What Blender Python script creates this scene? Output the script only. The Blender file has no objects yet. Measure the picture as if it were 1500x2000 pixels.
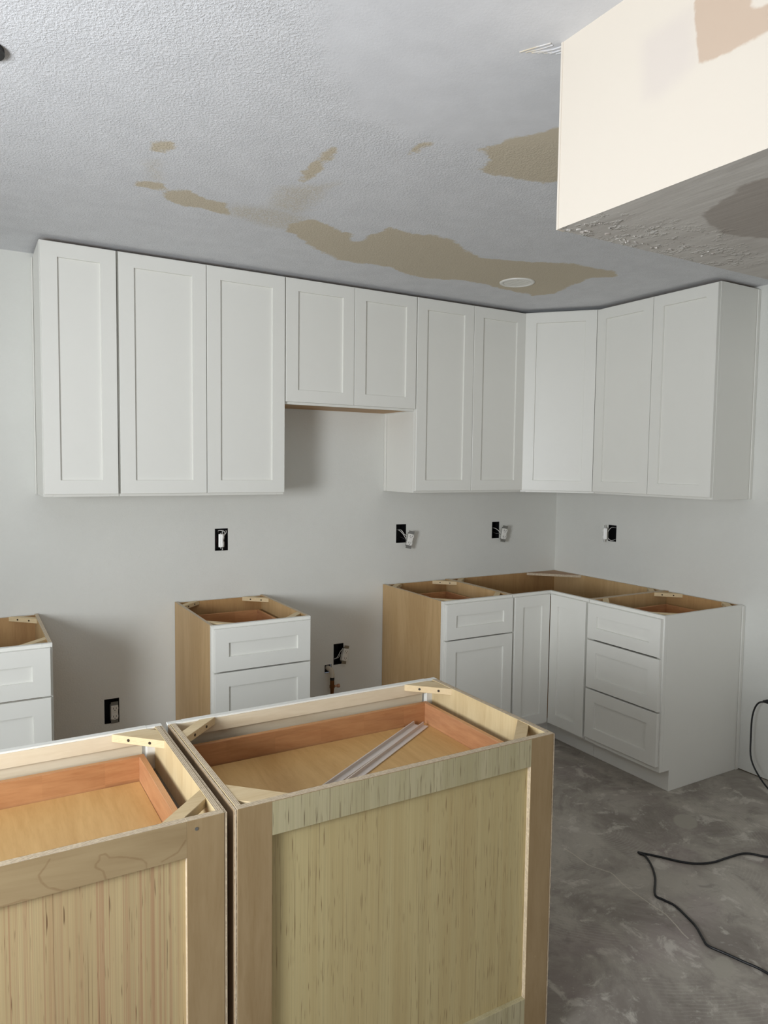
import bpy, bmesh, math, random
import numpy as np
from mathutils import Vector, Matrix
random.seed(7)
S = bpy.context.scene
COL = S.collection

# ------------------------------------------------------------------ camera
cam_d = bpy.data.cameras.new('camera'); cam = bpy.data.objects.new('camera', cam_d); COL.objects.link(cam)
S.camera = cam
YAW, PITCH, ROLL, FPX = -0.5307, -0.0664, 0.0124, 1402.9
fw = Vector((-math.sin(YAW)*math.cos(PITCH), math.cos(YAW)*math.cos(PITCH), math.sin(PITCH)))
rt = Vector((math.cos(YAW), math.sin(YAW), 0)); up = rt.cross(fw)
r2 = math.cos(ROLL)*rt + math.sin(ROLL)*up; u2 = -math.sin(ROLL)*rt + math.cos(ROLL)*up
M = Matrix((r2, u2, -fw)).transposed().to_4x4(); M.translation = Vector((-3.4322, -3.5657, 1.5533))
cam.matrix_world = M
cam_d.sensor_fit = 'VERTICAL'; cam_d.sensor_height = 36.0; cam_d.lens = FPX/2000*36
cam_d.clip_start = 0.05
# ------------------------------------------------------------------ light
W = bpy.data.worlds.new('world'); S.world = W; W.use_nodes = True
W.node_tree.nodes['Background'].inputs[0].default_value = (0.62, 0.74, 0.95, 1)
W.node_tree.nodes['Background'].inputs[1].default_value = 1.0
def area(name, loc, target, sx, sy, power, color, spread=180):
    d = bpy.data.lights.new(name, 'AREA'); d.shape = 'RECTANGLE'; d.size = sx; d.size_y = sy
    d.energy = power; d.color = color; d.spread = math.radians(spread)
    o = bpy.data.objects.new(name, d); COL.objects.link(o); o.location = loc
    o.rotation_euler = (Vector(target)-Vector(loc)).to_track_quat('-Z', 'Z').to_euler()
    return o
# daylight through the window in the left wall, just outside the frame
area('window_daylight', (-5.0, -2.95, 1.38), (-1.3, -0.6, 1.25), 0.95, 0.72, 68, (0.91, 0.96, 1.0))
# fill lamp added behind the same window, aimed up to brighten the ceiling
area('ceiling_fill', (-4.9, -2.85, 1.3), (-1.6, -1.7, 3.6), 0.9, 0.7, 17, (0.97, 0.98, 1.0), 150)
# warm fill lamp added behind the viewer, in the rear wall opening
area('rear_fill', (-3.2, -7.98, 1.1), (-3.0, 0, 1.7), 2.6, 1.9, 20, (1.0, 0.90, 0.78))
S.view_settings.view_transform = 'Standard'; S.view_settings.look = 'None'
S.view_settings.gamma = 1; S.view_settings.use_curve_mapping = False
S.view_settings.exposure = 0.0

# ------------------------------------------------------------------ material helpers
def lin(c):
    return tuple(((v/255)/12.92 if v/255 <= .04045 else ((v/255+.055)/1.055)**2.4) for v in c) + (1,)
class NT:
    def __init__(s, name, rough=.5, spec=.5, metal=0):
        s.m = bpy.data.materials.new(name); s.m.use_nodes = True; s.t = s.m.node_tree
        s.b = s.t.nodes['Principled BSDF']
        s.b.inputs['Roughness'].default_value = rough; s.b.inputs['Specular IOR Level'].default_value = spec
        s.b.inputs['Metallic'].default_value = metal
        s.tc = s.n('ShaderNodeTexCoord')
    def n(s, t, **k):
        x = s.t.nodes.new(t)
        for a, v in k.items(): setattr(x, a, v)
        return x
    def l(s, a, b): s.t.links.new(a, b)
    def put(s, sock, v):
        if hasattr(v, 'is_linked'): s.l(v, sock)
        else: sock.default_value = v
    def mapped(s, scale, loc=(0,0,0), rot=(0,0,0)):
        m = s.n('ShaderNodeMapping'); m.inputs['Scale'].default_value = scale; m.inputs['Location'].default_value = loc
        m.inputs['Rotation'].default_value = rot
        s.l(s.tc.outputs['Object'], m.inputs[0]); return m.outputs[0]
    def noise(s, vec, scale=1, detail=4, rough=.55, dist=0):
        x = s.n('ShaderNodeTexNoise'); s.l(vec, x.inputs['Vector'])
        x.inputs['Scale'].default_value = scale; x.inputs['Detail'].default_value = detail
        x.inputs['Roughness'].default_value = rough; x.inputs['Distortion'].default_value = dist
        return x.outputs['Fac']
    def math(s, op, a, b=0., c=0., clamp=False):
        x = s.n('ShaderNodeMath', operation=op, use_clamp=clamp)
        s.put(x.inputs[0], a); s.put(x.inputs[1], b); s.put(x.inputs[2], c); return x.outputs[0]
    def step(s, v, lo, hi):
        x = s.n('ShaderNodeMapRange', interpolation_type='SMOOTHSTEP'); s.l(v, x.inputs[0])
        x.inputs[1].default_value = lo; x.inputs[2].default_value = hi; return x.outputs[0]
    def mix(s, f, a, b):
        x = s.n('ShaderNodeMix', data_type='RGBA'); s.put(x.inputs[0], f); s.put(x.inputs[6], a); s.put(x.inputs[7], b)
        return x.outputs[2]
    def bump(s, h, strength, dist=.002):
        x = s.n('ShaderNodeBump'); s.l(h, x.inputs['Height']); s.put(x.inputs['Strength'], strength)
        x.inputs['Distance'].default_value = dist; s.l(x.outputs[0], s.b.inputs['Normal'])
    def attr(s, name):
        x = s.n('ShaderNodeAttribute', attribute_name=name); return x.outputs['Fac']
    def color(s, c): s.put(s.b.inputs['Base Color'], c)

def plain(name, c, rough=.5, metal=0, spec=.5, var=.0):
    t = NT(name, rough, spec, metal); c = lin(c)
    if var:
        f = t.noise(t.mapped((1,1,1)), 14, 5)
        t.color(t.mix(f, tuple(v*(1-var) for v in c[:3])+(1,), tuple(min(1, v*(1+var)) for v in c[:3])+(1,)))
    else: t.color(c)
    return t.m
def ply(name, base, dark, thin='x', grain='z', rough=.5, figure=1.0, edge_l=(214,196,168), edge_d=(98,72,52), contrast=1.0, blocks=None):
    t = NT(name, rough, .4)
    g = {'x': (1.2, 9, 9), 'y': (9, 1.2, 9), 'z': (9, 9, 1.2)}[grain]
    a = t.noise(t.mapped(g), 1.0, 5, .6, figure)
    g2 = tuple(v*14 for v in g)
    b = t.noise(t.mapped(g2), 1.0, 3, .6, .3)
    f = t.math('ADD', t.math('MULTIPLY', t.step(a, .35, .68), .7*contrast), t.math('MULTIPLY', t.step(b, .35, .75), .3*contrast))
    face = t.mix(f, lin(base), lin(dark))
    if blocks:      # finger-jointed staves, each with its own tone
        sb = t.n('ShaderNodeSeparateXYZ'); t.l(t.tc.outputs['Object'], sb.inputs[0])
        kx = t.math('FLOOR', t.math('MULTIPLY', sb.outputs['xyz'.index(blocks)], 7.0))
        kz = t.math('FLOOR', t.math('MULTIPLY', sb.outputs[2], 27.0))
        wn = t.n('ShaderNodeTexWhiteNoise', noise_dimensions='1D'); t.l(t.math('ADD', kx, t.math('MULTIPLY', kz, 17.3)), wn.inputs['W'])
        face = t.mix(t.math('MULTIPLY', wn.outputs['Value'], .28), face, lin(tuple(int(v*.72) for v in dark)))
    # plywood edge: thin alternating veneers across the sheet's thickness
    sep = t.n('ShaderNodeSeparateXYZ'); t.l(t.tc.outputs['Object'], sep.inputs[0])
    wob = t.noise(t.mapped((30, 30, 30)), 1, 2)
    k = 'xyz'.index(thin)
    c = t.math('ADD', t.math('MULTIPLY', sep.outputs[k], 260.0), t.math('MULTIPLY', wob, .8))
    fr = t.math('FRACT', c)
    chip = t.noise(t.mapped((120, 120, 120)), 1, 3)
    e = t.math('MULTIPLY', t.step(fr, .68, .85), t.step(chip, .3, .6))
    edge = t.mix(e, lin(edge_l), lin(edge_d))
    sn = t.n('ShaderNodeSeparateXYZ'); t.l(t.tc.outputs['Normal'], sn.inputs[0])
    isface = t.math('GREATER_THAN', t.math('ABSOLUTE', sn.outputs[k]), .7)
    t.color(t.mix(isface, edge, face))
    t.bump(b, .12, .001)
    return t.m
def streaked(name, base, alt, dark, scale=170, lo=.62, hi=.70, band=0.0, red=None):
    t = NT(name, .6, .3)
    a = t.noise(t.mapped((22, 22, .5)), 1, 4, .6)
    c = t.mix(t.step(a, .35, .7), lin(base), lin(alt))
    fine = t.noise(t.mapped((scale*1.6, scale*1.6, 1.2)), 1, 2)
    c = t.mix(t.math('MULTIPLY', t.step(fine, .4, .65), .45), c, lin(tuple(int(v*.86) for v in base)))
    if red:
        r = t.noise(t.mapped((230, 230, .4), (3,0,0)), 1, 2)
        rm = t.noise(t.mapped((6, 6, .2), (5.3,0,0)), 1, 2)
        c = t.mix(t.math('MULTIPLY', t.step(r, .50, .60), t.math('MULTIPLY', t.step(rm, .38, .55), .5)), c, lin(red))
    s1 = t.noise(t.mapped((scale, scale, 13)), 1, 1.5, .5, .15)
    s2 = t.noise(t.mapped((scale*.7, scale*.7, 2.5), (7,0,1)), 1, 1.5, .5, .1)
    m = t.noise(t.mapped((5, 5, 1.5)), 1, 2)
    d = t.math('MAXIMUM', t.step(s1, lo, hi), t.math('MULTIPLY', t.step(s2, lo, hi), .55))
    d = t.math('MULTIPLY', d, t.step(m, .3, .6))
    c = t.mix(d, c, lin(dark)); t.color(c)
    t.bump(d, -.3, .001)
    return t.m

paint = plain('white_cabinet_paint', (236, 235, 228), .38, spec=.45, var=.012)
paint_in = ply('pale_maple_lining', (222, 208, 182), (206, 188, 158), 'y', 'x', .5)
ply_x = ply('tan_plywood_side', (204, 172, 126), (186, 152, 106), 'x', 'z', .5)
ply_y = ply('tan_plywood_back', (186, 148, 100), (166, 126, 82), 'y', 'z', .5)
ply_z = ply('tan_plywood_bottom', (190, 150, 100), (170, 130, 84), 'z', 'x', .5)
isl_x = ply('birch_side_panel', (216, 196, 154), (196, 172, 128), 'x', 'z', .5)
skin_x = ply('birch_side_skin', (176, 152, 122), (150, 126, 98), 'x', 'z', .55)
isl_stile = ply('birch_stile_face', (160, 137, 102), (144, 120, 84), 'y', 'z', .55, 2.2)
isl_veneer = streaked('streaked_pale_veneer', (192, 176, 130), (180, 160, 114), (112, 86, 56), 560, .63, .72)
isl_veneer_rail = streaked('streaked_grey_veneer', (186, 176, 142), (172, 162, 126), (96, 80, 58), 520, .63, .72)
isl_veneer_pink = streaked('striped_pink_veneer', (190, 170, 128), (176, 152, 112), (104, 76, 52), 460, .66, .76, red=(156, 108, 82))
drawer_wood = ply('orange_rubberwood', (202, 150, 104), (166, 110, 70), 'y', 'x', .38, 1.4, (206,152,104), (194,138,92), blocks='x')
drawer_wood_y = ply('orange_rubberwood_side', (208, 156, 114), (176, 120, 82), 'x', 'y', .35, 1.4, (206,152,104), (192,136,92), blocks='y')
drawer_floor = ply('golden_drawer_bottom', (218, 178, 118), (194, 150, 92), 'z', 'y', .42, 1.6, (200,160,100), (190,150,90), .9)
pine = ply('pale_pine_block', (226, 204, 164), (204, 176, 130), 'z', 'x', .6, 1.2, (222,200,160), (206,180,138))
black_plastic = plain('black_plastic', (16, 16, 18), .45)
metal_grey = plain('zinc_metal', (140, 140, 136), .4, .8)
white_plastic = plain('white_plastic', (232, 230, 224), .3)
cord_rubber = plain('black_rubber_cord', (20, 21, 24), .42)
copper = plain('dull_brass', (120, 80, 46), .35, .8)
steel_pipe = plain('pale_pipe_fitting', (205, 196, 180), .4)
lens_mat = plain('frosted_lamp_lens', (232, 230, 222), .3)
screw_mat = plain('dark_screw', (70, 62, 54), .4, .7)
molding_mat = plain('primed_white_molding', (222, 212, 204), .45)
red_wire = plain('dark_red_wire', (60, 12, 16), .5)
raw_edge = plain('raw_dark_gap', (96, 80, 62), .9)

def wall_material(name, c1, c2, bstr=.25):
    t = NT(name, .75, .25)
    a = t.noise(t.mapped((1,1,1)), 1.6, 5, .6)
    t.color(t.mix(t.step(a, .3, .7), lin(c1), lin(c2)))
    n = t.noise(t.mapped((1,1,1)), 130, 3, .5)
    big = t.noise(t.mapped((1,1,1)), 22, 2, .5)
    t.bump(t.math('ADD', t.step(n, .42, .7), t.math('MULTIPLY', big, .5)), bstr, .0012)
    return t.m
wall_mat = wall_material('pale_grey_wall_paint', (230, 230, 224), (225, 225, 219))

# ------------------------------------------------------------------ mesh helpers
class MB:
    def __init__(s): s.bm = bmesh.new(); s.mats = []
    def _mi(s, mat):
        if mat is None: return 0
        if mat not in s.mats: s.mats.append(mat)
        return s.mats.index(mat)
    def box(s, x0, x1, y0, y1, z0, z1, bev=.0, mat=None, seg=1):
        x0, x1 = min(x0,x1), max(x0,x1); y0, y1 = min(y0,y1), max(y0,y1); z0, z1 = min(z0,z1), max(z0,z1)
        b = bmesh.new()
        v = [b.verts.new((x,y,z)) for x in (x0,x1) for y in (y0,y1) for z in (z0,z1)]
        for f in ((0,1,3,2),(4,6,7,5),(0,4,5,1),(2,3,7,6),(0,2,6,4),(1,5,7,3)): b.faces.new([v[i] for i in f])
        if bev: bmesh.ops.bevel(b, geom=list(b.edges), offset=bev, segments=seg, affect='EDGES')
        s._add(b, mat)
    def _add(s, b, mat, tr=None):
        if tr is not None: bmesh.ops.transform(b, matrix=tr, verts=b.verts)
        bmesh.ops.recalc_face_normals(b, faces=b.faces)
        mi = s._mi(mat)
        for f in b.faces: f.material_index = mi
        me = bpy.data.meshes.new('tmp'); b.to_mesh(me); b.free(); s.bm.from_mesh(me); bpy.data.meshes.remove(me)
    def prism(s, pts, z0, z1, mat=None, tr=None, bev=0):
        b = bmesh.new()
        lo = [b.verts.new((x,y,z0)) for x,y in pts]; hi = [b.verts.new((x,y,z1)) for x,y in pts]
        n = len(pts); b.faces.new(lo[::-1]); b.faces.new(hi)
        for i in range(n): b.faces.new((lo[i], lo[(i+1)%n], hi[(i+1)%n], hi[i]))
        if bev: bmesh.ops.bevel(b, geom=list(b.edges), offset=bev, segments=1, affect='EDGES')
        s._add(b, mat, tr)
    def cyl(s, p0, p1, r0, r1=None, n=16, mat=None):
        r1 = r0 if r1 is None else r1
        p0, p1 = Vector(p0), Vector(p1); d = p1-p0
        b = bmesh.new(); bmesh.ops.create_cone(b, cap_ends=True, segments=n, radius1=r0, radius2=r1, depth=d.length)
        s._add(b, mat, Matrix.Translation((p0+p1)/2) @ d.to_track_quat('Z', 'Y').to_matrix().to_4x4())
    def tube(s, pts, r, n=8, mat=None, sub=6):
        P = smooth(pts, sub); b = bmesh.new(); rings = []
        prev = None
        for i, p in enumerate(P):
            t = (P[min(i+1, len(P)-1)] - P[max(i-1, 0)]).normalized()
            a = t.orthogonal().normalized() if prev is None else (prev - t*prev.dot(t)).normalized()
            prev = a; c = t.cross(a)
            rings.append([b.verts.new(p + r*(math.cos(2*math.pi*k/n)*a + math.sin(2*math.pi*k/n)*c)) for k in range(n)])
        for i in range(len(rings)-1):
            for k in range(n): b.faces.new((rings[i][k], rings[i][(k+1)%n], rings[i+1][(k+1)%n], rings[i+1][k]))
        b.faces.new(rings[0][::-1]); b.faces.new(rings[-1])
        s._add(b, mat)
    def build(s, name, mat, parent=None, label=None, shade=False, tr=None):
        me = bpy.data.meshes.new(name)
        if tr is not None: bmesh.ops.transform(s.bm, matrix=tr, verts=s.bm.verts)
        s.bm.to_mesh(me); s.bm.free()
        for m in (s.mats or [mat]): me.materials.append(m)
        o = bpy.data.objects.new(name, me); COL.objects.link(o)
        if parent is not None: o.parent = parent
        if label: o['label'] = label
        if shade:
            for p in me.polygons: p.use_smooth = True
        return o
def smooth(pts, sub=6):
    P = [Vector(p) for p in pts]
    if len(P) < 3 or sub < 2: return P
    out = []
    for i in range(len(P)-1):
        a, b, c, d = P[max(i-1,0)], P[i], P[i+1], P[min(i+2, len(P)-1)]
        for k in range(sub):
            t = k/sub
            out.append(.5*((2*b)+(c-a)*t+(2*a-5*b+4*c-d)*t*t+(3*b-a-3*c+d)*t**3))
    out.append(P[-1]); return out
def one(name, mat, parent, *a, label=None, bev=.0):
    m = MB(); m.box(*a, bev=bev); return m.build(name, mat, parent, label)
def thing(name, label, cat, loc, rz=0, group=None):
    o = bpy.data.objects.new(name, None); COL.objects.link(o); o.location = loc; o.rotation_euler = (0,0,rz)
    o.empty_display_size = .1
    o['label'] = label; o['category'] = cat
    if group: o['group'] = group
    return o
def struct(o, label): o['kind'] = 'structure'; o['label'] = label; return o

# ------------------------------------------------------------------ signed distance helpers for marks with a shape of their own
def seg_dist(X, Y, pts, closed=False):
    d = np.full(X.shape, 9.0); n = len(pts)
    for i in range(n if closed else n-1):
        ax, ay = pts[i]; bx, by = pts[(i+1)%n]; dx, dy = bx-ax, by-ay
        t = np.clip(((X-ax)*dx+(Y-ay)*dy)/(dx*dx+dy*dy+1e-12), 0, 1)
        d = np.minimum(d, np.hypot(X-ax-t*dx, Y-ay-t*dy))
    return d
def sdf(X, Y, polys):
    best = np.full(X.shape, 9.0)
    for pts in polys:
        d = seg_dist(X, Y, pts, True); inside = np.zeros(X.shape, bool); n = len(pts); j = n-1
        for i in range(n):
            xi, yi = pts[i]; xj, yj = pts[j]
            c = ((yi > Y) != (yj > Y)) & (X < (xj-xi)*(Y-yi)/((yj-yi) + 1e-12)+xi)
            inside ^= c; j = i
        best = np.minimum(best, np.where(inside, -d, d))
    return np.clip(best, -.3, .3)
def sheet(name, us, vs, place, attrs, mat, flip=False):
    """grid sheet; place(u,v)->xyz; attrs {name: fn(U,V)}"""
    U, V = np.meshgrid(us, vs, indexing='ij'); nu, nv = len(us), len(vs)
    verts = [place(u, v) for u, v in zip(U.ravel(), V.ravel())]
    faces = []
    for i in range(nu-1):
        for j in range(nv-1):
            f = (i*nv+j, (i+1)*nv+j, (i+1)*nv+j+1, i*nv+j+1)
            faces.append(f[::-1] if flip else f)
    me = bpy.data.meshes.new(name); me.from_pydata(verts, [], faces)
    for k, fn in attrs.items():
        at = me.attributes.new(k, 'FLOAT', 'POINT'); at.data.foreach_set('value', fn(U, V).ravel().astype(np.float32))
    me.materials.append(mat)
    o = bpy.data.objects.new(name, me); COL.objects.link(o); return o

# ------------------------------------------------------------------ room shell
CZ = 2.457; RX0 = -4.75; RY0 = -8.0; BX = -2.305; BY = -2.373; BZ = 2.067
tan_polys = [
 [(-2.95,-1.406),(-2.918,-1.446),(-2.888,-1.445),(-2.884,-1.404),(-2.907,-1.354),(-2.937,-1.347)],
 [(-2.943,-1.077),(-2.888,-1.123),(-2.839,-1.117),(-2.836,-1.053),(-2.93,-1.041)],
 [(-2.836,-1.042),(-2.789,-1.111),(-2.706,-1.084),(-2.673,-1.063),(-2.601,-1.067),(-2.582,-0.944),(-2.669,-0.957),(-2.748,-0.952),(-2.817,-0.972)],
 [(-2.343,-0.973),(-2.297,-1.077),(-2.099,-0.997),(-2.03,-0.898),(-2.005,-1.128),(-1.723,-1.154),(-1.521,-1.038),(-1.446,-1.019),(-1.256,-1.072),(-1.055,-1.167),(-0.806,-1.18),(-0.728,-1.11),(-0.821,-1.008),(-0.724,-0.704),(-0.793,-0.608),(-1.047,-0.637),(-1.281,-0.664),(-1.536,-0.583),(-1.712,-0.667),(-1.971,-0.645),(-2.127,-0.744),(-2.321,-0.883)],
 [(-2.508,-1.653),(-2.481,-1.677),(-2.457,-1.611),(-2.46,-1.514),(-2.45,-1.381),(-2.481,-1.362),(-2.499,-1.49)],
 [(-2.305,-1.722),(-2.308,-1.807),(-2.263,-1.835),(-2.261,-1.794),(-2.277,-1.709)],
 [(-2.143,-1.868),(-2.101,-1.95),(-2.033,-2.098),(-1.998,-2.145),(-1.675,-1.833),(-1.869,-1.765),(-1.968,-1.756),(-2.045,-1.741),(-2.058,-1.83)]]
faint_polys = [
 [(-2.929,-1.284),(-2.9,-1.302),(-2.861,-1.158),(-2.89,-1.104)],
 [(-2.52,-1.299),(-2.368,-1.433),(-2.352,-1.288),(-2.341,-1.073),(-2.463,-1.088)],
 [(-2.60,-1.06),(-2.42,-1.12),(-2.30,-1.08),(-2.29,-.90),(-2.45,-.90),(-2.60,-.96)]]
smooth_polys = [[(-2.9,-3.2),(-2.837,-2.451),(-2.813,-2.237),(-2.716,-2.07),(-2.539,-1.88),(-2.36,-1.869),(-2.168,-1.866),(-2.073,-1.995),(-1.9,-2.1),(-1.2,-2.2),(0,-2.0),(0,-3.2)]]
t = NT('stippled_ceiling', .85, .25)
wob = t.noise(t.mapped((1,1,1)), 9, 5, .65); wob2 = t.noise(t.mapped((1,1,1)), 45, 3, .6)
wsum = t.math('ADD', t.math('MULTIPLY', t.math('SUBTRACT', wob, .5), .09), t.math('MULTIPLY', t.math('SUBTRACT', wob2, .5), .03))
dt = t.math('ADD', t.attr('tan_mark'), wsum); df = t.math('ADD', t.attr('faint_mark'), wsum)
sm = t.math('ADD', t.attr('smooth_mark'), t.math('MULTIPLY', wsum, 1.6))
stip = t.noise(t.mapped((1,1,1)), 165, 3, .6)
ft = t.math('SUBTRACT', 1., t.step(dt, -.012, .006)); ff = t.math('MULTIPLY', t.math('SUBTRACT', 1., t.step(df, -.05, .03)), t.math('MULTIPLY', t.step(stip, .25, .6), .8))
base = t.mix(t.step(wob, .3, .7), lin((224,225,228)), lin((217,218,221)))
cc = t.mix(ff, base, lin((206, 199, 185))); cc = t.mix(ft, cc, lin((206, 195, 174)))
t.color(cc)
rough_f = t.step(sm, -.03, .09)
h = t.math('MULTIPLY', t.step(stip, .38, .66), t.math('ADD', t.math('MULTIPLY', rough_f, .93), .07))
trow = t.noise(t.mapped((3, 14, 1)), 1, 4, .6)
h = t.math('ADD', h, t.math('MULTIPLY', trow, .25))
t.bump(h, .45, .0022); ceil_mat = t.m
def lines(a, b, fine_a, fine_b, fine, coarse):
    out = list(np.arange(a, fine_a-1e-6, coarse)) + list(np.arange(fine_a, fine_b-1e-6, fine)) + list(np.arange(fine_b, b-1e-6, coarse)) + [b]
    return np.array(out)
ce = sheet('ceiling', lines(RX0, 0.06, -3.3, -.4, .022, .2), lines(RY0, 0.06, -2.9, -.3, .022, .2),
           lambda x, y: (x, y, CZ), {'tan_mark': lambda X, Y: sdf(X, Y, tan_polys), 'faint_mark': lambda X, Y: sdf(X, Y, faint_polys),
           'smooth_mark': lambda X, Y: sdf(X, Y, smooth_polys)}, ceil_mat, True)
struct(ce, 'grey white stippled ceiling with tan unpainted patches and a smooth plastered area')
# plaster ridges left beside the beam's corner
m = MB(); rnd = random.Random(3)
for k in range(7):
    a = Vector((-2.36+.012*k, -2.30-.006*k, CZ-.001)); dr = Vector((.05+.03*rnd.random(), -.085-.03*rnd.random(), 0))*.6
    m.tube([a, a+dr*.5+Vector((rnd.uniform(-.006,.006), rnd.uniform(-.006,.006), 0)), a+dr], rnd.uniform(.0008,.0018), 5, sub=3)
o = m.build('plaster_ridge', ceil_mat, ce); o['kind'] = 'stuff'

# floor
t = NT('dusty_concrete', .62, .35)
P = t.mapped((1,1,1))
a = t.noise(P, 2.2, 8, .68, .8); b = t.noise(P, 9, 6, .7, .5); c2 = t.noise(P, 3.2, 2, .5, 0)
col = t.mix(t.step(a, .36, .64), lin((140, 132, 124)), lin((182, 175, 164)))
col = t.mix(t.math('MULTIPLY', t.step(c2, .5, .72), .4), col, lin((160, 146, 144)))
col = t.mix(t.math('MULTIPLY', t.step(b, .54, .66), .75), col, lin((206, 200, 190)))
col = t.mix(t.math('MULTIPLY', t.math('SUBTRACT', 1., t.step(b, .30, .45)), .5), col, lin((122, 116, 108)))
wv = t.n('ShaderNodeTexWave', wave_type='RINGS'); t.l(t.mapped((1,1,1), (1.12,1.42,0)), wv.inputs[0])
wv.rings_direction = 'Z'; wv.inputs['Scale'].default_value = 22; wv.inputs['Distortion'].default_value = 3; wv.inputs['Detail'].default_value = 2; wv.inputs['Detail Scale'].default_value = .8
msk = t.step(t.noise(t.mapped((1,1,1), (4,2,0)), 3.6, 2, .5), .53, .66)
col = t.mix(t.math('MULTIPLY', t.math('MULTIPLY', t.step(wv.outputs['Fac'], .6, .95), msk), .2), col, lin((196, 190, 178)))
sp = t.noise(P, 60, 3, .6)
col = t.mix(t.math('MULTIPLY', t.step(sp, .62, .75), .35), col, lin((214, 208, 196)))
cr = t.math('ADD', t.attr('scratch_mark'), t.math('MULTIPLY', t.math('SUBTRACT', b, .5), .012))
crf = t.math('MULTIPLY', t.math('SUBTRACT', 1., t.step(t.math('ABSOLUTE', cr), .0, .004)), .6)
col = t.mix(crf, col, lin((220, 212, 196)))
pat = t.math('SUBTRACT', 1., t.step(t.math('ADD', t.attr('patch_mark'), t.math('MULTIPLY', t.math('SUBTRACT', b, .5), .02)), -.006, .006))
col = t.mix(t.math('MULTIPLY', pat, .8), col, lin((176, 170, 158)))
t.color(col); t.bump(t.math('ADD', a, t.math('MULTIPLY', b, .4)), .25, .004); floor_mat = t.m
def ell(cx, cy, rx, ry, rot=0, n=14):
    return [(cx+rx*math.cos(q)*math.cos(rot)-ry*math.sin(q)*math.sin(rot), cy+rx*math.cos(q)*math.sin(rot)+ry*math.sin(q)*math.cos(rot)) for q in [2*math.pi*k/n for k in range(n)]]
crack = [(-1.349,-1.497),(-1.352,-1.57),(-1.356,-1.643),(-1.319,-1.725),(-1.34,-1.80),(-1.348,-1.859),(-1.351,-1.995),(-1.395,-2.11)]
fl = sheet('floor', lines(RX0, 0.06, -2.3, 0.0, .02, .2), lines(RY0, 0.06, -2.9, -.9, .02, .2), lambda x, y: (x, y, 0),
           {'scratch_mark': lambda X, Y: np.where((Y < -1.49) & (Y > -2.12), X-np.interp(-Y, [-p[1] for p in crack], [p[0] for p in crack]), .5), 'patch_mark': lambda X, Y: sdf(X, Y, [ell(-.72,-1.60,.07,.05,.6), ell(-1.42,-2.26,.06,.03,.4)])}, floor_mat)
struct(fl, 'bare grey concrete floor with plaster dust, trowel swirls and a thin scratch line')

# walls: sheets of drywall with cut openings, boxes sit behind them
TH = .013
def wall_sheet(name, a0, a1, z0, z1, holes, place, mat, label):
    """holes: (a0,a1,z0,z1); place(a, d, z) with d = depth into the wall"""
    A = sorted({a0, a1, *[h[0] for h in holes], *[h[1] for h in holes]}); Z = sorted({z0, z1, *[h[2] for h in holes], *[h[3] for h in holes]})
    bm = bmesh.new(); cache = {}
    def v(a, d, z):
        k = (round(a,5), d, round(z,5))
        if k not in cache: cache[k] = bm.verts.new(place(a, d, z))
        return cache[k]
    for i in range(len(A)-1):
        for j in range(len(Z)-1):
            am, zm = (A[i]+A[i+1])/2, (Z[j]+Z[j+1])/2
            if any(h[0] < am < h[1] and h[2] < zm < h[3] for h in holes): continue
            for d in (0, TH): bm.faces.new([v(A[i],d,Z[j]), v(A[i+1],d,Z[j]), v(A[i+1],d,Z[j+1]), v(A[i],d,Z[j+1])])
    edges = [e for e in bm.edges if len(e.link_faces) == 1]
    done = set()
    inv = {vv: k for k, vv in cache.items()}
    for e in edges:
        k0, k1 = inv[e.verts[0]], inv[e.verts[1]]
        if k0[1] != 0: continue
        try: bm.faces.new([e.verts[0], e.verts[1], v(k1[0], TH, k1[2]), v(k0[0], TH, k0[2])])
        except ValueError: pass
    bmesh.ops.recalc_face_normals(bm, faces=bm.faces)
    me = bpy.data.meshes.new(name); bm.to_mesh(me); bm.free(); me.materials.append(mat)
    o = bpy.data.objects.new(name, me); COL.objects.link(o); return struct(o, label)
# outlet openings: (x0,x1,z0,z1) on the back wall, (y0,y1,...) on the right wall
H1 = (-2.334,-2.266,1.103,1.216); H2 = (-1.256,-1.188,1.095,1.204); H3 = (-.545,-.487,1.092,1.198)
H4 = (-1.657,-1.595,.423,.542); H5 = (-2.874,-2.806,.296,.416); HP = (-1.712,-1.668,.382,.430)
R1 = (-.520,-.458,1.098,1.198); R2 = (-1.60,-1.53,.36,.47)
wall_sheet('wall_back', RX0, TH, 0, CZ, [H1,H2,H3,H4,H5,HP], lambda a,d,z: (a, d, z), wall_mat, 'pale grey orange-peel drywall behind the long run of wall cabinets')
wall_sheet('wall_right', RY0, 0, .006, CZ, [R1,R2], lambda a,d,z: (d, a, z), wall_mat, 'pale grey drywall on the right, short of the concrete floor')
struct(one('trim_2', raw_edge, None, TH*.4, .05, RY0, 0, 0, .03), 'dark raw sill gap under the right wall drywall')
wall_sheet('wall_rear', RX0, TH, 0, CZ, [(-4.55,-1.85,.02,2.1)], lambda a,d,z: (a, RY0-d, z), wall_mat, 'grey wall behind the viewer with an opening added for the fill light')
wall_sheet('wall_left', RY0, 0, 0, CZ, [(-3.52,-2.28,.97,1.95)], lambda a,d,z: (RX0-d, a, z), wall_mat, 'grey wall on the left with a window opening')
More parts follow.
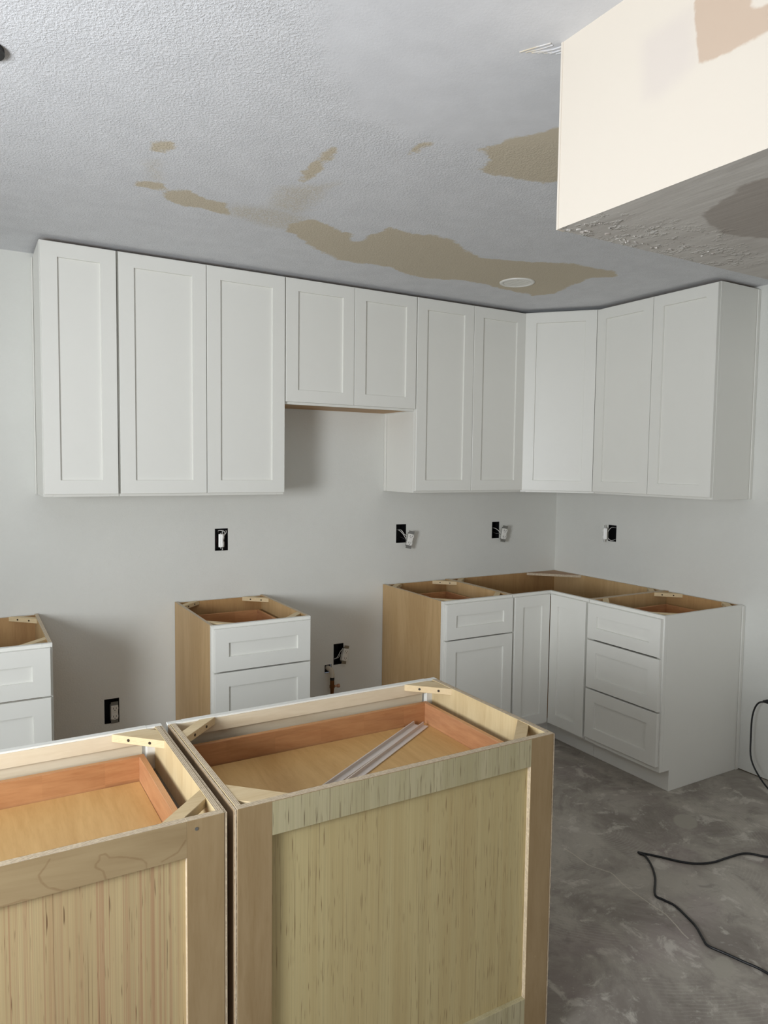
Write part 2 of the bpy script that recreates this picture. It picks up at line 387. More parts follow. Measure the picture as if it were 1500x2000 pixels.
# window frame, and an unseen door frame added around the rear fill light
m = MB()
for y in (-3.52, -2.305): m.box(RX0-.012, RX0+.02, y, y+.025, .97, 1.95)
m.box(RX0-.012, RX0+.02, -3.495, -2.305, .97, .99); m.box(RX0-.012, RX0+.02, -3.495, -2.305, 1.93, 1.95)
struct(m.build('window_1', white_plastic), 'slim white window frame in the left wall')
m = MB()
for x in (-4.55, -3.22, -1.90): m.box(x, x+.05, RY0, RY0+.03, .02, 2.1)
m.box(-4.5, -1.9, RY0, RY0+.03, .02, .07); m.box(-4.5, -1.9, RY0, RY0+.03, 2.05, 2.1)
struct(m.build('door_1', white_plastic), 'unseen white sliding door frame added around the rear fill light')

# dropped beam
beam_tan = [[(-2.696,2.366),(-2.738,2.40),(-2.83,2.40),(-2.806,2.304),(-2.86,2.29),(-2.95,2.26),(-2.839,2.250),(-2.714,2.256)]]
beam_grey = [[(-2.588,2.357),(-2.697,2.36),(-2.706,2.262),(-2.634,2.24),(-2.601,2.249)]]
t = NT('primed_beam_face', .7, .3)
w = t.math('MULTIPLY', t.math('SUBTRACT', t.noise(t.mapped((1,1,1)), 18, 4, .6), .5), .02)
c = t.mix(t.math('MULTIPLY', t.math('SUBTRACT', 1., t.step(t.math('ADD', t.attr('grey_mark'), w), -.02, .025)), .5), lin((216,207,194)), lin((204,194,188)))
c = t.mix(t.math('MULTIPLY', t.math('SUBTRACT', 1., t.step(t.math('ADD', t.attr('tan_mark'), w), -.003, .003)), .9), c, lin((192,170,150)))
t.color(c); t.bump(t.noise(t.mapped((1,1,1)), 30, 3), .08, .002); beam_mat = t.m
t = NT('plastered_beam_underside', .7, .3)
w0 = t.noise(t.mapped((1,1,1)), 14, 5, .6)
w = t.math('MULTIPLY', t.math('SUBTRACT', w0, .5), .05)
c = t.mix(t.step(t.noise(t.mapped((12, 2.5, 2)), 1, 5, .65, .6), .35, .65), lin((205,202,196)), lin((190,186,180)))
c = t.mix(t.math('MULTIPLY', t.math('SUBTRACT', 1., t.step(t.math('ADD', t.attr('tan_mark'), w), -.006, .006)), .8), c, lin((158,150,142)))
t.color(c)
lump = t.math('MULTIPLY', t.step(t.noise(t.mapped((1,1,1)), 38, 4, .6), .5, .75), t.math('SUBTRACT', 1., t.step(t.math('ADD', t.attr('edge_mark'), w), .0, .1)))
t.bump(t.math('ADD', lump, t.math('MULTIPLY', t.noise(t.mapped((26, 3, 3)), 1, 4, .6), .35)), .7, .006); under_mat = t.m
bf = sheet('trim_1', lines(RY0, BY, -3.1, BY-.001, .02, .3), lines(BZ, CZ, BZ+.001, CZ-.001, .02, .3), lambda y, z: (BX, y, z),
   {'tan_mark': lambda Y, Z: sdf(Y, Z, beam_tan), 'grey_mark': lambda Y, Z: sdf(Y, Z, beam_grey)}, beam_mat, True)
struct(bf, 'dropped drywall beam with cream primed face and patchy plastered underside')
un = sheet('beam_underside', lines(BX, 0, BX+.001, -1.3, .03, .2), lines(RY0, BY, -3.1, BY-.001, .03, .3), lambda x, y: (x, y, BZ),
   {'tan_mark': lambda X, Y: sdf(X, Y, [[(-2.122,-2.59),(-2.20,-2.75),(-2.129,-2.95),(-1.876,-2.75),(-1.85,-2.585),(-1.981,-2.545)]]),
    'edge_mark': lambda X, Y: sdf(X, Y, [[(-2.28,-2.36),(-2.27,-2.45),(-2.0,-2.50),(-1.75,-2.44),(-1.8,-2.36)]])}, under_mat, True)
un.parent = bf
en = sheet('beam_end', [BX, -1.2, 0], [BZ, CZ], lambda x, z: (x, BY, z), {}, wall_mat, True); en.parent = bf
m = MB(); m.box(BX-.0012, BX+.02, BY-.004, BY+.0015, BZ-.001, CZ)
m.build('corner_bead', plain('cream_corner_bead', (216,207,194), .7), bf)
m = MB(); rnd = random.Random(5)
for k in range(26):
    x, y = BX+.02+rnd.random()*.42, BY-.012-rnd.random()*.07*(1 if rnd.random() < .6 else .4)
    r = rnd.uniform(.002, .005)
    m.cyl((x, y, BZ-.002), (x+rnd.uniform(-.01,.01), y+rnd.uniform(-.006,.006), BZ+.002), r*.4, r, 6)
o = m.build('plaster_crumb', under_mat, bf); o['kind'] = 'stuff'

# ------------------------------------------------------------------ cabinet part builders (local frame: x along width, front towards -y, z up)
def shaker(name, x0, x1, z0, z1, yf, parent, mat=paint, fr=.057, th=.019, panel='door_panel', rails=None, tr=None):
    """frame with a recessed centre panel; yf = y of the front face"""
    rz = fr if rails is None else rails
    b = MB(); bm = bmesh.new(); rec = .0095; ch = .004
    def ring(ax, az, bx, bz, y): return [bm.verts.new(p) for p in ((ax,y,az),(bx,y,az),(bx,y,bz),(ax,y,bz))]
    e = .0015
    back = ring(x0, z0, x1, z1, yf+th)
    o0 = ring(x0, z0, x1, z1, yf+e); o1 = ring(x0+e, z0+e, x1-e, z1-e, yf)
    i0 = ring(x0+fr-ch*.4, z0+rz-ch*.4, x1-fr+ch*.4, z1-rz+ch*.4, yf)
    i1 = ring(x0+fr, z0+rz, x1-fr, z1-rz, yf+rec+.002)
    i2 = ring(x0+fr, z0+rz, x1-fr, z1-rz, yf+th)
    for A, B in ((back, o0), (o0, o1), (o1, i0), (i0, i1), (i1, i2), (i2, back)):
        for k in range(4): bm.faces.new((A[k], A[(k+1)%4], B[(k+1)%4], B[k]))
    b._add(bm, None)
    d = b.build(name, mat, parent, tr=tr)
    p = MB(); p.box(x0+fr-.004, x1-fr+.004, yf+rec, yf+rec+.006, z0+rz-.004, z1-rz+.004)
    # the panel's tongue sits in the frame's groove
    p.build(panel, mat, d, tr=tr)
    return d
def side_lining(m): m.box
def wall_cabinet(label, loc, rz, w, zb, zt, doors, group, depth=.3046, scribe=(), open_bottom=False, lip=.011):
    T = .012; h = zt-zb
    c = thing('wall_cabinet', label, 'cabinet', (loc[0], loc[1], zb), rz, group)
    one('side_panel', paint, c, 0.001, T, -depth+.018, -.002, 0, h); one('side_panel', paint, c, w-T, w-.001, -depth+.018, -.002, 0, h)
    one('top_panel', ply_z, c, T, w-T, -depth+.018, -.002, h-T, h)
    bz = .003 if open_bottom else .008
    one('bottom_panel', ply_z if open_bottom else paint, c, T, w-T, -depth+.018, -.002, bz, bz+T)
    one('back_panel', ply_y, c, T, w-T, -.012, -.004, bz+T, h-T)
    m = MB(); f = .038; y0, y1 = -depth, -depth+.018
    m.box(.001, f, y0, y1, 0, h, .0008); m.box(w-f, w-.001, y0, y1, 0, h, .0008)
    m.box(f, w-f, y0, y1, 0, f*.8, 0); m.box(f, w-f, y0, y1, h-f, h, 0); m.build('face_frame', paint, c)
    n = len(doors)-1
    for i in range(n):
        shaker('door', doors[i]+(.003 if i == 0 else .0015), doors[i+1]-(.003 if i == n-1 else .0015), lip, h-.006, -depth-.019-.001, c, fr=.064, rails=.060)
    for s in scribe:
        x = -.006 if s == 'left' else w
        one('scribe_molding', paint, c, x, x+.006, -.02, -.001, 0, h-.004, bev=.001)
    return c
WG = 'white shaker wall cabinets'
ZB, ZT = 1.4008, 2.4412
c = wall_cabinet('narrow single-door white wall cabinet at the left end of the upper run', (-3.1477, 0), 0, .2983, ZB, ZT, [0, .2963], WG, scribe=('left',))
wall_cabinet('tall two-door white wall cabinet between the narrow end cabinet and the short cabinet', (-2.8494, 0), 0, .7629, ZB, ZT, [0.002, .3812, .7629], WG)
wall_cabinet('short two-door white wall cabinet with open tan underside over the stove gap', (-2.0865, 0), 0, .7469, 1.838, ZT, [0, .3732, .7469], WG, open_bottom=True)
wall_cabinet('tall two-door white wall cabinet left of the angled corner cabinet', (-1.3396, 0), 0, .7526, ZB, ZT, [0, .377, .7526], WG, scribe=('left',))
wall_cabinet('tall two-door white wall cabinet on the right wall beside the beam', (0, -.6181), -math.pi/2, .757, ZB, ZT, [0, .3838, .757], WG, scribe=('right',))
# diagonal corner wall cabinet
A = Vector((-.587, -.3046, 0)); B = Vector((-.3046, -.6181, 0)); h = ZT-ZB
c = thing('corner_wall_cabinet', 'angled single-door white wall cabinet in the room corner', 'cabinet', (0, 0, ZB), 0, WG)
pent = [(-.587,-.002),(-.587,-.3046),(-.3046,-.6181),(-.002,-.6181),(-.002,-.002)]
def inset_pent(o): return [(-.587+o,-.002-o),(-.587+o,-.3046+o*.3),(-.3046+o*.3,-.6181+o),(-.002-o,-.6181+o),(-.002-o,-.002-o)]
for z, nm in ((.008, 'bottom_panel'), (h-.012, 'top_panel')):
    m = MB(); m.prism(inset_pent(.012), z, z+.012); m.build(nm, paint, c)
one('side_panel', paint, c, -.586, -.575, -.29, -.004, 0, h); one('side_panel', paint, c, -.29, -.004, -.617, -.606, 0, h)
one('back_panel', ply_y, c, -.575, -.004, -.012, -.003, .02, h-.012); one('back_panel', ply_y, c, -.012, -.003, -.606, -.012, .02, h-.012)
D = (B-A); L = D.length; ang = math.atan2(D.y, D.x)
tr = Matrix.Translation(A) @ Matrix.Rotation(ang, 4, 'Z')
m = MB(); m.box(0, .03, 0, .018, 0, h, .0008); m.box(L-.03, L, 0, .018, 0, h, .0008); m.box(.03, L-.03, 0, .018, 0, .03); m.box(.03, L-.03, 0, .018, h-.038, h)
m.build('face_frame', paint, c, tr=tr)
shaker('door', .012, L-.012, .011, h-.006, -.020, c, fr=.064, rails=.060, tr=tr)

# base cabinets -----------------------------------------------------
ZC = .8595
def gusset(parent, x, y, sx, sy, a=.105, wd=.042, z1=ZC-.001, th=.02, screws=True, wd2=None):
    """diagonal corner brace: from the corner (x,y), legs along sx,sy"""
    m = MB(); b = a-wd
    m.prism([(x+sx*a, y), (x, y+sy*a), (x, y+sy*b), (x+sx*b, y)], z1-th, z1, bev=.0008)
    g = m.build('corner_brace', pine, parent)
    if screws:
        nx, ny = sx/math.sqrt(2), sy/math.sqrt(2)
        for q in (.28, .68):
            px, py = x+sx*a*q, y+sy*a*(1-q); s = MB()
            s.cyl((px-nx*.002, py-ny*.002, z1-th*.5), (px+nx*.0012, py+ny*.0012, z1-th*.5), .0038, n=10)
            s.build('screw', screw_mat, g)
    return g
def drawer_box(parent, x0, x1, y0, y1, z0, z1, t=.014, mx=None, my=None, big=False):
    """open wooden drawer: y0 back (near wall) > y1 front"""
    m = MB(); e = .001
    m.box(x0, x1, y1, y1+t, z0, z1, e, drawer_wood); m.box(x0, x1, y0-t, y0, z0, z1, e, drawer_wood)
    m.box(x0, x0+t, y1+t, y0-t, z0, z1, e, drawer_wood_y); m.box(x1-t, x1, y1+t, y0-t, z0, z1, e, drawer_wood_y)
    d = m.build('drawer_box', drawer_wood, parent)
    one('drawer_bottom', drawer_floor, d, x0+t+.001, x1-t-.001, y1+t+.002, y0-t-.004, z0+.006, z0+.012)
    return d
def base_cabinet(label, loc, rz, w, fronts, side_mats=(None, None), group='white fronted base cabinets', scribe=(), notch=(1,1), brace=(1,1,1,1), dx=(0,0)):
    """fronts: list of (name, z0, z1)"""
    c = thing('base_cabinet', label, 'cabinet', (loc[0], loc[1], 0), rz, group)
    T = .015; D = .61; tk = .075; th = .105
    for i, (x0, x1) in enumerate(((.001, T), (w-T, w-.001))):
        m = MB()
        # side with toe notch, profile in y-z extruded along x
        prof = [(-.003, 0.001), (-.003, ZC), (-D+.019, ZC), (-D+.019, th), (-D+tk, th), (-D+tk, .001)]
        m.prism(prof, x0, x1, tr=Matrix(((0,0,1,0),(1,0,0,0),(0,1,0,0),(0,0,0,1))))
        m.build('side_panel', side_mats[i] or ply_x, c)
    one('back_panel', ply_y, c, T, w-T, -.018, -.006, th, ZC-.004)
    one('bottom_panel', ply_z, c, T, w-T, -D+.019, -.018, th, th+T)
    one('toe_kick', paint, c, .0005, w-.0005, -D+tk-.007, -D+tk-.0005, .001, th-.001)
    m = MB(); f = .038; y0, y1 = -D, -D+.019
    m.box(.001, f, y0, y1, th, ZC, .0008); m.box(w-f, w-.001, y0, y1, th, ZC, .0008); m.box(f, w-f, y0, y1, ZC-f, ZC); m.box(f, w-f, y0, y1, th, th+f)
    m.build('face_frame', paint, c)
    for nm, z0, z1 in fronts:
        d = shaker(nm, .010+dx[0], w-.010+dx[1], z0, z1, -D-.020, c, fr=.063, rails=.063, panel=nm.replace('_front','')+'_panel')
        if nm == 'drawer_front' and z1 > .8 and loc[0] > -3.5:
            drawer_box(d, .045, w-.045, -.06, -D+.02, .70, .795)
    zt = ZC-.001
    if brace[0]: gusset(c, T, -.018, 1, -1)
    if brace[1]: gusset(c, w-T, -.018, -1, -1)
    if brace[2]: gusset(c, T, -D+.019, 1, 1)
    if brace[3]: gusset(c, w-T, -D+.019, -1, 1)
    for s in scribe:
        x = -.006 if s == 'left' else w
        one('scribe_molding', paint, c, x, x+.006, -.022, -.001, .001, ZC-.004, bev=.001)
    return c
two = [('drawer_front', .6615, .846), ('door', .125, .655)]
three = [('drawer_front', .660, .844), ('drawer_front', .400, .652), ('drawer_front', .132, .392)]
base_cabinet('white-fronted base cabinet with open top at the far left edge', (-3.6083, 0), 0, .4572, two)
base_cabinet('free-standing narrow base cabinet with tan side and open top under the short wall cabinet side', (-2.5393, 0), 0, .4624, two)
base_cabinet('base cabinet with tan plywood side and one drawer, left end of the corner run', (-1.3435, 0), 0, .4562, two)
base_cabinet('three-drawer white base cabinet with painted end panel at the right end of the corner run', (0, -.8968), -math.pi/2, .4733, three, side_mats=(None, paint), scribe=('right',))

# corner base cabinet (L shape, open top)
c = thing('corner_base_cabinet', 'open-topped L-shaped corner base cabinet with two narrow folding doors', 'cabinet', (0, 0, 0), 0, 'white fronted base cabinets')
xl, yr, D, th = -.886, -.8955, .61, .105
prof = [(-.004, .001), (-.004, ZC), (-D+.019, ZC), (-D+.019, th), (-D+.075, th), (-D+.075, .001)]
m = MB(); m.prism(prof, xl+.001, xl+.015, tr=Matrix(((0,0,1,0),(1,0,0,0),(0,1,0,0),(0,0,0,1)))); m.build('side_panel', ply_x, c)
m = MB(); m.prism(prof, yr+.001, yr+.015, tr=Matrix(((1,0,0,0),(0,0,1,0),(0,1,0,0),(0,0,0,1)))); m.build('side_panel', ply_y, c)
one('back_panel', ply_y, c, xl+.015, -.004, -.016, -.004, th, ZC-.003); one('back_panel', ply_x, c, -.016, -.004, yr+.015, -.016, th, ZC-.003)
m = MB(); m.prism([(xl+.015,-.016),(xl+.015,-D+.02),(-D+.02,-D+.02),(-D+.02,yr+.015),(-.016,yr+.015),(-.016,-.016)], th, th+.015); m.build('bottom_panel', ply_z, c)
m = MB(); m.prism([(-.016-.001,-.26),(-.26,-.017),(-.26+.07,-.017),(-.017,-.017),(-.017,-.26+.07)], ZC-.018, ZC-.003); m.build('corner_board', ply('dark_edged_corner_board', (176,136,98), (150,110,76), 'z', 'x'), c)
one('toe_kick', paint, c, xl, -D+.0745, -D+.068, -D+.0745, .001, th-.001); one('toe_kick', paint, c, -D+.068, -D+.0745, yr, -D+.068, .001, th-.001)
m = MB(); y0, y1 = -D, -D+.019
m.box(xl+.001, -D+.019, y0, y1, ZC-.03, ZC, .0006); m.box(xl+.001, xl+.03, y0, y1, th, ZC-.03); m.box(xl+.03, -D, y0, y1, th, th+.03)
m.box(y0, y1, yr+.001, -D, ZC-.03, ZC, .0006); m.box(y0, y1, yr+.001, yr+.03, th, ZC-.03); m.box(y0, y1, yr+.03, -D, th, th+.03)
m.build('face_frame', paint, c)
shaker('door', xl+.004, -.6315, .118, .846, -D-.020, c, fr=.058, rails=.062)
shaker('door', .6315, -yr-.004, .118, .846, -D-.020, c, fr=.058, rails=.062, tr=Matrix.Rotation(-math.pi/2, 4, 'Z'))
gusset(c, xl+.015, -.016, 1, -1); gusset(c, -.016, yr+.015, -1, 1)

# ------------------------------------------------------------------ island cabinets in the foreground
IZ = .857; IY0 = -1.650; IY1 = -2.212
stain_lines = [[(-3.315,.848),(-3.322,.837),(-3.333,.824),(-3.329,.811),(-3.319,.798),(-3.291,.783),(-3.271,.771)],
 [(-3.211,.771),(-3.222,.785),(-3.226,.801),(-3.239,.812),(-3.239,.818),(-3.232,.824),(-3.232,.833),(-3.222,.833),(-3.215,.824),(-3.197,.82),(-3.184,.816),(-3.158,.805),(-3.149,.795),(-3.149,.769)],
 [(-3.42,.79),(-3.39,.785),(-3.36,.787),(-3.33,.779)],[(-3.12,.79),(-3.09,.80),(-3.075,.82)]]
t = NT('water_stained_birch_rail', .55, .4)
a = t.noise(t.mapped((1.2, 9, 9)), 1, 5, .6, 2.0); b = t.noise(t.mapped((16, 120, 120)), 1, 3)
c_ = t.mix(t.step(a, .35, .68), lin((160,139,104)), lin((146,124,90)))
w_ = t.math('MULTIPLY', t.math('SUBTRACT', t.noise(t.mapped((1,1,1)), 60, 3), .5), .003)
dd = t.math('ABSOLUTE', t.math('ADD', t.attr('stain_mark'), w_))
c_ = t.mix(t.math('MULTIPLY', t.math('SUBTRACT', 1., t.step(dd, .0004, .0032)), .42), c_, lin((120,90,58)))
t.color(c_); stain_mat = t.m
def island(label, x0, x1, panel_mat, rail_mat, stained, dx0, dx1):
    c = thing('island_cabinet', label, 'cabinet', ((x0+x1)/2, (IY0+IY1)/2, 0), 0, 'open-topped island cabinets in the foreground')
    ox, oy = -(x0+x1)/2, -(IY0+IY1)/2
    X0, X1, F, Bk = x0+ox, x1+ox, IY0+oy, IY1+oy     # F = kitchen side (+y), Bk = side towards the viewer
    def bx(name, mat, *a, bev=.0006, label=None): return one(name, mat, c, *a, label=label, bev=bev)
    for sgn, xa in ((1, X0), (-1, X1)):
        bx('side_skin', skin_x, xa, xa+sgn*.0055, F-.019, Bk+.001, .001, IZ-.001)
        bx('side_panel', isl_x, xa+sgn*.0065, xa+sgn*.0195, F-.019, Bk+.019, .001, IZ)
    m = MB(); f = .040
    m.box(X0, X0+f, F-.019, F, .105, IZ, .001); m.box(X1-f, X1, F-.019, F, .105, IZ, .001); m.box(X0+f, X1-f, F-.019, F, IZ-f, IZ+.0005); m.box(X0+f, X1-f, F-.019, F, .105, .145)
    m.build('face_frame', paint, c)
    bx('rail_lining', paint_in, X0+.02, X1-.02, F-.0215, F-.0192, IZ-f, IZ-.004, bev=0)
    bx('bottom_panel', ply_z, X0+.02, X1-.02, F-.02, Bk+.019, .105, .12)
    bx('toe_kick', paint, X0+.02, X1-.02, F-.087, F-.075, .001, .105)
    # panelled back towards the viewer
    sw = .081
    for xa, xb in ((X0+.006, X0+sw), (X1-sw, X1-.006)): bx('back_stile', isl_stile, xa, xb, Bk, Bk+.018, .001, IZ)
    rz = IZ-.073
    if stained:
        r = sheet('top_rail', np.arange(X0+sw, X1-sw+.001, .0022), np.linspace(rz, IZ, 34), lambda x, z: (x, Bk, z),
            {'stain_mark': lambda X, Z: np.minimum.reduce([seg_dist(X-ox, Z, l) for l in stain_lines])}, stain_mat)
        r.parent = c
        bx('rail_core', isl_stile, X0+sw, X1-sw, Bk+.0003, Bk+.018, rz, IZ-.0003, bev=0)
    else:
        bx('top_rail', rail_mat, X0+sw, X1-sw, Bk, Bk+.018, rz, IZ-.0015, bev=0)
        bx('rail_edge', isl_stile, X0+sw, X1-sw, Bk, Bk+.018, IZ-.0015, IZ, bev=0)
    bx('bottom_rail', rail_mat, X0+sw, X1-sw, Bk, Bk+.018, .001, .158)
    bx('back_panel', panel_mat, X0+sw-.001, X1-sw+.001, Bk+.013, Bk+.0182, .158, rz+.001, bev=0)
    if stained:
        m = MB(); m.cyl((X1-.062, Bk-.0008, .838), (X1-.062, Bk+.002, .838), .0036, n=12); m.build('screw', metal_grey, c)
    for x, y, sx, sy in ((X0+.0195, F-.0216, 1, -1), (X1-.0195, F-.0216, -1, -1), (X0+.0195, Bk+.018, 1, 1), (X1-.0195, Bk+.018, -1, 1)):
        gusset(c, x, y, sx, sy, a=.108, wd=.045 if (sx, sy) != (-1,-1) and not (sx == 1 and sy == 1) else .085, z1=IZ-.001)
    # wide drawer
    d = shaker('drawer_front', X0+.012, X1-.012, .640, .845, -(F+.020), c, tr=Matrix.Rotation(math.pi, 4, 'Z') @ Matrix.Identity(4), panel='drawer_panel')
    for k, xk in enumerate(((X0+.012, (X0+X1)/2-.002), ((X0+X1)/2+.002, X1-.012))):
        shaker('door', -xk[1], -xk[0], .120, .630, -(F+.020), c, tr=Matrix.Rotation(math.pi, 4, 'Z'))
    one('drawer_lining', paint_in, d, X0+.05, X1-.05, F-.006, F-.001, .68, .815)
    drawer_box(d, dx0+ox, dx1+ox, -1.688+oy, -2.150+oy, .722, .797, t=.015)
    for sgn, xw in ((1, X0+.0195), (-1, X1-.0195)):
        m = MB(); m.box(xw, xw+sgn*.012, F-.022, Bk+.03, .705, .745); m.build('drawer_runner', metal_grey, d)
    return c
island('island cabinet on the left with pink striped back panel and water-stained rail', -3.862, -2.9915, isl_veneer_pink, isl_stile, True, -3.80, -3.043)
island('island cabinet on the right with dark-flecked veneer back and loose moldings inside', -2.977, -2.110, isl_veneer, isl_veneer_rail, False, -2.945, -2.165)

# two loose L-profile moldings lying in the right island drawer
def molding(label, p0, p1, z):
    p0, p1 = Vector((*p0, z)), Vector((*p1, z)); d = p1-p0; L = d.length
    m = MB(); e = .0035; prof = [(0,0),(.019,0),(.019,e),(e,e),(e,.014),(0,.014)]
    c = thing('trim_molding', label, 'molding', p0, math.atan2(d.y, d.x), 'loose moldings in the island drawer')
    m.prism(prof, 0, L, tr=Matrix(((0,0,1,0),(-1,0,0,0),(0,1,0,0),(0,0,0,1))), bev=.0005)
    m.build('molding_strip', molding_mat, c)
molding('loose white corner molding lying nearer the kitchen side of the drawer', (-2.83,-2.075), (-2.225,-1.708), .7345)
molding('loose white corner molding lying nearer the viewer in the drawer', (-2.80,-2.100), (-2.203,-1.728), .7345)

# ------------------------------------------------------------------ electrical boxes
def outlet(label, loc, rz, w, h, ox, oz, out, tilt, turn, wires, show=True, face=True, group='open electrical boxes'):
    """local frame: x right, -y out of the wall; opening centred on loc"""
    c = thing('outlet_box', label, 'outlet', loc, rz, group)
    m = MB(); d0, d1 = .0135, .06; t = .0025; hw, hh = w/2, h/2
    e = .0006
    for a in ((-hw+e, -hw+t, -.001, d1, -hh+e, hh-e), (hw-t, hw-e, -.001, d1, -hh+e, hh-e), (-hw+t, hw-t, -.001, d1, -hh+e, -hh+t), (-hw+t, hw-t, -.001, d1, hh-t, hh-e), (-hw+t, hw-t, d1-t, d1, -hh+t, hh-t)): m.box(*a)
    m.build('box_shell', black_plastic, c)
    if not show: return c
    T = Matrix.Translation((ox, -out, oz)) @ Matrix.Rotation(math.radians(turn), 4, 'Z') @ Matrix.Rotation(math.radians(tilt), 4, 'Y')
    r = MB()
    r.box(-.0165, .0165, 0, .022, -.034, .034, .002)
    r = r.build('receptacle', white_plastic, c, tr=T)
    s = MB(); s.box(-.017, .017, .002, .0035, .036, .052); s.box(-.017, .017, .002, .0035, -.052, -.036); s.box(-.019, .019, .010, .0115, -.04, .04)
    s.build('mounting_strap', metal_grey, r, tr=T)
    for k in (-1, 1):
        f = MB(); n = 18
        pts = [(max(-.0165, min(.0165, .0172*math.cos(q))), .0145*math.sin(q)) for q in [2*math.pi*i/n for i in range(n)]]
        f.prism(pts, 0, .003, tr=T @ Matrix(((1,0,0,0),(0,0,-1,0),(0,1,0,k*.0195),(0,0,0,1))))
        f.build('outlet_face', white_plastic, r)
        q = MB()
        for xx, hh2 in ((-.0065, .0045), (.0065, .0036)): q.box(xx-.0011, xx+.0011, -.0036, -.0028, k*.0195+.002-hh2, k*.0195+.002+hh2)
        q.cyl((0, -.0036, k*.0195-.0075), (0, -.0028, k*.0195-.0075), .0024, n=10)
        q.build('slot', black_plastic, r, tr=T)
    for i, (pts, mt) in enumerate(wires):
        m = MB(); m.tube(pts, .0017, 6, sub=6); m.build('wire', mt, c, shade=True)
    return c
WW = white_plastic
def ctr(h): return ((h[0]+h[1])/2, (h[2]+h[3])/2)
x, z = ctr(H1)
outlet('black electrical box with receptacle edge on, under the tall left wall cabinet', (x, 0, z), 0, .068, .113, .006, -.004, .014, 2, 62,
  [([(.0,.05,.03),(-.012,.01,.045),(.004,-.02,.046),(.014,-.012,.03),(.01,.0,.0)], WW), ([(.02,.05,.03),(.024,0,.045),(.02,-.012,.035),(.01,-.01,.02)], WW), ([(-.02,.05,.03),(-.022,.01,0),(-.016,.02,-.03),(0,0,-.03)], red_wire)])
x, z = ctr(H2)
outlet('white receptacle dangling from black box right of the stove gap', (x, 0, z), 0, .068, .109, .036, -.034, .045, 12, -16,
  [([(-.01,.05,.02),(-.012,.0,.018),(.0,-.02,.0),(.016,-.03,-.03)], WW), ([(.0,.05,.02),(-.002,-.005,.02),(.012,-.02,-.005),(.024,-.03,-.01)], WW), ([(-.015,.05,-.03),(-.01,0,-.02),(.01,-.02,-.03),(.02,-.03,-.04)], black_plastic)])
x, z = ctr(H3)
outlet('white receptacle dangling from black box nearest the room corner on back wall', (x, 0, z), 0, .058, .106, .036, -.022, .045, 10, -12,
  [([(-.01,.05,.01),(-.008,.0,.012),(.004,-.02,.0),(.018,-.03,-.02)], WW), ([(.0,.05,-.01),(-.004,-.005,-.02),(.01,-.02,-.02),(.024,-.03,-.03)], metal_grey)])
x, z = ctr(H4)
outlet('low black box with tilted receptacle above the gas stub', (x, 0, z), 0, .062, .119, .030, -.002, .030, 14, 14,
  [([(-.025,.02,-.03),(-.01,.0,-.02),(.005,-.012,.015),(.014,-.02,.03)], WW), ([(-.01,.04,-.04),(.0,0,-.02),(.004,-.012,.0)], WW)])
x, z = ctr(H5)
outlet('low black box with upright white receptacle left of the narrow base cabinet', (x, 0, z), 0, .068, .120, .012, -.008, .006, 0, 4, [])
y, z = ctr(R1)
outlet('black box with receptacle hanging at its left on the right-hand wall', (0, y, z), -math.pi/2, .062, .100, -.034, -.004, .040, -4, -52,
  [([(.0,.05,.03),(-.006,.0,.035),(-.016,-.02,.01),(-.02,-.03,-.01)], WW), ([(.01,.05,-.03),(-.004,.0,-.045),(-.016,-.02,-.03),(-.02,-.03,-.02)], WW)])
y, z = ctr(R2)
outlet('low black box on the right wall feeding the black cord', (0, y, z), -math.pi/2, .07, .11, .0, 0, .006, 0, 0, [], face=True)

# gas stub
g = thing('gas_valve', 'brass gas valve on a white elbow stub poking from the wall', 'gas valve', (-1.690, 0, .41))
m = MB(); m.tube([(0,.05,0),(0,-.01,0),(.002,-.034,-.004),(.003,-.045,-.022),(.003,-.046,-.04)], .0135, 14); m.build('elbow', steel_pipe, g, shade=True)
m = MB(); m.cyl((.003,-.046,-.038), (.003,-.046,-.056), .0125); m.build('black_sleeve', black_plastic, g)
m = MB(); m.cyl((.003,-.046,-.056),(.003,-.046,-.085), .0125, n=8); m.cyl((.003,-.046,-.085),(.003,-.046,-.102), .0145, n=6); m.cyl((.003,-.046,-.102),(.003,-.046,-.145), .0115, .009, n=14); m.build('valve_body', copper, g)
m = MB(); m.cyl((.014,-.046,-.092),(.034,-.05,-.092), .006); m.cyl((.034,-.05,-.092),(.046,-.052,-.092), .0105, n=12); m.build('valve_handle', plain('copper_cap', (190,140,110), .35, .5), g)
m = MB(); m.prism([(-.022,-.0212),(.018,-.018),(.021,.012),(.010,.0205),(-.006,.019),(-.0212,.004)], .0, .0015, tr=Matrix(((1,0,0,0),(0,0,-1,.0128),(0,1,0,0),(0,0,0,1))))
for a in ((-.0215,-.019), (.019,.0215)): m.box(*a, .0135, .06, -.0275, .0195)
for a in ((-.0275,-.025), (.017,.0195)): m.box(-.0215, .0215, .0135, .06, *a)
m.box(-.0215, .0215, .058, .06, -.0275, .0195)
m.build('wall_hole', black_plastic, g)

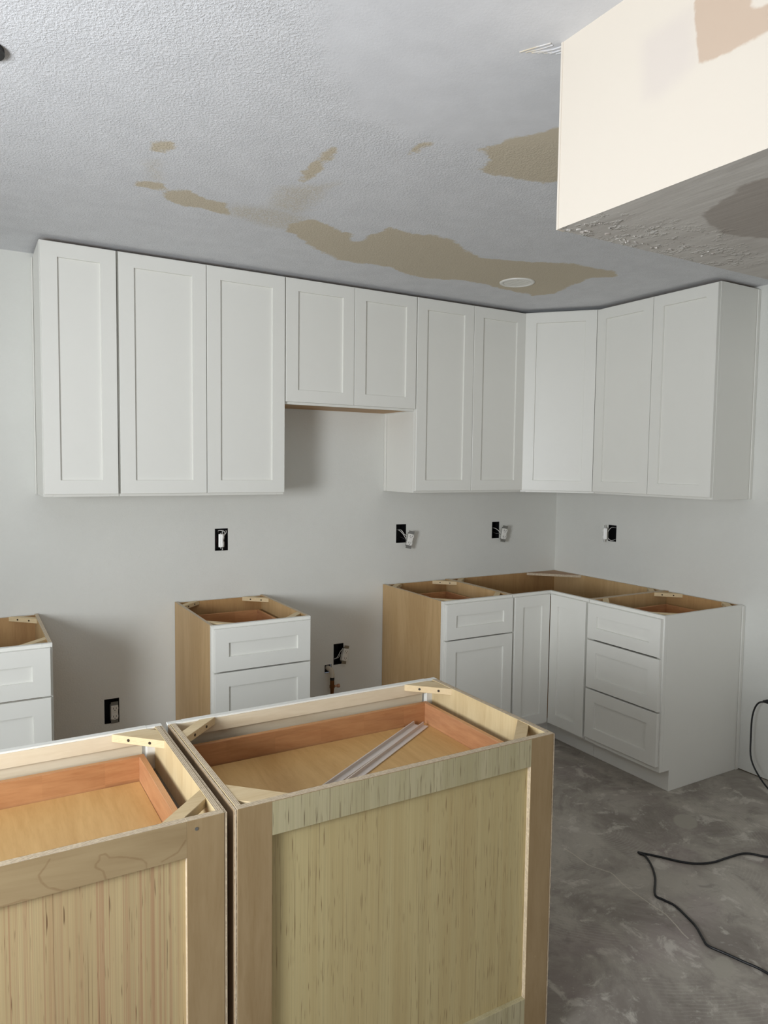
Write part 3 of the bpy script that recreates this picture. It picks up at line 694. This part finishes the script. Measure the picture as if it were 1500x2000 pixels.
# ------------------------------------------------------------------ recessed ceiling light
l = thing('recessed_light', 'round white recessed ceiling light in the tan ceiling patch, unlit', 'light', (-1.05, -.776, CZ))
m = MB(); b = bmesh.new(); n = 40
prof = [(.086,0),(.086,-.003),(.080,-.006),(.070,-.006),(.066,-.002),(.066,.0)]
rings = [[b.verts.new((r*math.cos(2*math.pi*k/n), r*math.sin(2*math.pi*k/n), z)) for k in range(n)] for r, z in prof]
for i in range(len(rings)-1):
    for k in range(n): b.faces.new((rings[i][k], rings[i][(k+1)%n], rings[i+1][(k+1)%n], rings[i+1][k]))
m._add(b, None); m.build('trim_ring', white_plastic, l, shade=True)
m = MB(); m.cyl((0,0,-.0035),(0,0,-.001), .0665, n=40); m.build('lens', lens_mat, l)
m = MB()
for q in (-.033, 0, .033): m.box(q-.0015, q+.0015, -.055, .055, -.0045, -.0032)
m.build('lens_rib', plain('lens_rib_grey', (205,203,196), .4), l)
k = MB(); k.cyl((0,0,-.006),(0,0,.004), .045, n=24)
o = k.build('ceiling_plate', black_plastic); o.location = (-3.375, -1.70, CZ-.004); o['label'] = 'dark round ceiling plate at the upper left edge'; o['category'] = 'ceiling plate'

# ------------------------------------------------------------------ extension cord
cd = thing('extension_cord', 'black extension cord from wall plug, looping over the concrete floor', 'cord', (-1.1, -1.9, 0))
off = Vector((1.1, 1.9, 0))
z = .0045
path = [(-.035,-1.56,.41),(-.055,-1.535,.412),(-.07,-1.505,.395),(-.075,-1.485,.33),(-.08,-1.485,.22),(-.10,-1.505,.12),(-.12,-1.57,.05),(-.14,-1.65,.012),(-.16,-1.75,z),(-.22,-1.92,z),(-.40,-2.04,z),(-.58,-2.03,z),
        (-0.686,-1.956,z),(-0.722,-1.910,z),(-0.759,-1.889,z),(-0.836,-1.880,z),(-0.914,-1.873,z),(-0.977,-1.849,z),(-1.021,-1.811,z),(-1.057,-1.758,z),(-1.091,-1.710,z),
        (-1.108,-1.690,z),(-1.115,-1.677,z),(-1.117,-1.690,z),
        (-1.114,-1.712,z),(-1.149,-1.770,z),(-1.206,-1.833,z),(-1.294,-1.904,z),(-1.295,-1.939,z),(-1.288,-1.984,z),(-1.306,-2.047,z),(-1.325,-2.096,z),(-1.360,-2.148,z),(-1.376,-2.178,z),(-1.362,-2.224,z),(-1.346,-2.280,z),(-1.329,-2.351,z),(-1.34,-2.50,z),(-1.30,-2.8,z)]
m = MB(); m.tube([Vector(p)+off for p in path], .0042, 8, sub=5); m.build('cable', cord_rubber, cd, shade=True)
m = MB(); P0 = Vector((-.008,-1.562,.41))+off; P1 = Vector((-.05,-1.538,.413))+off
m.cyl(P0, P1, .015, .010, 12); m.cyl(P1, P1+(P1-P0)*.35, .009, .006, 10); m.build('plug', cord_rubber, cd)
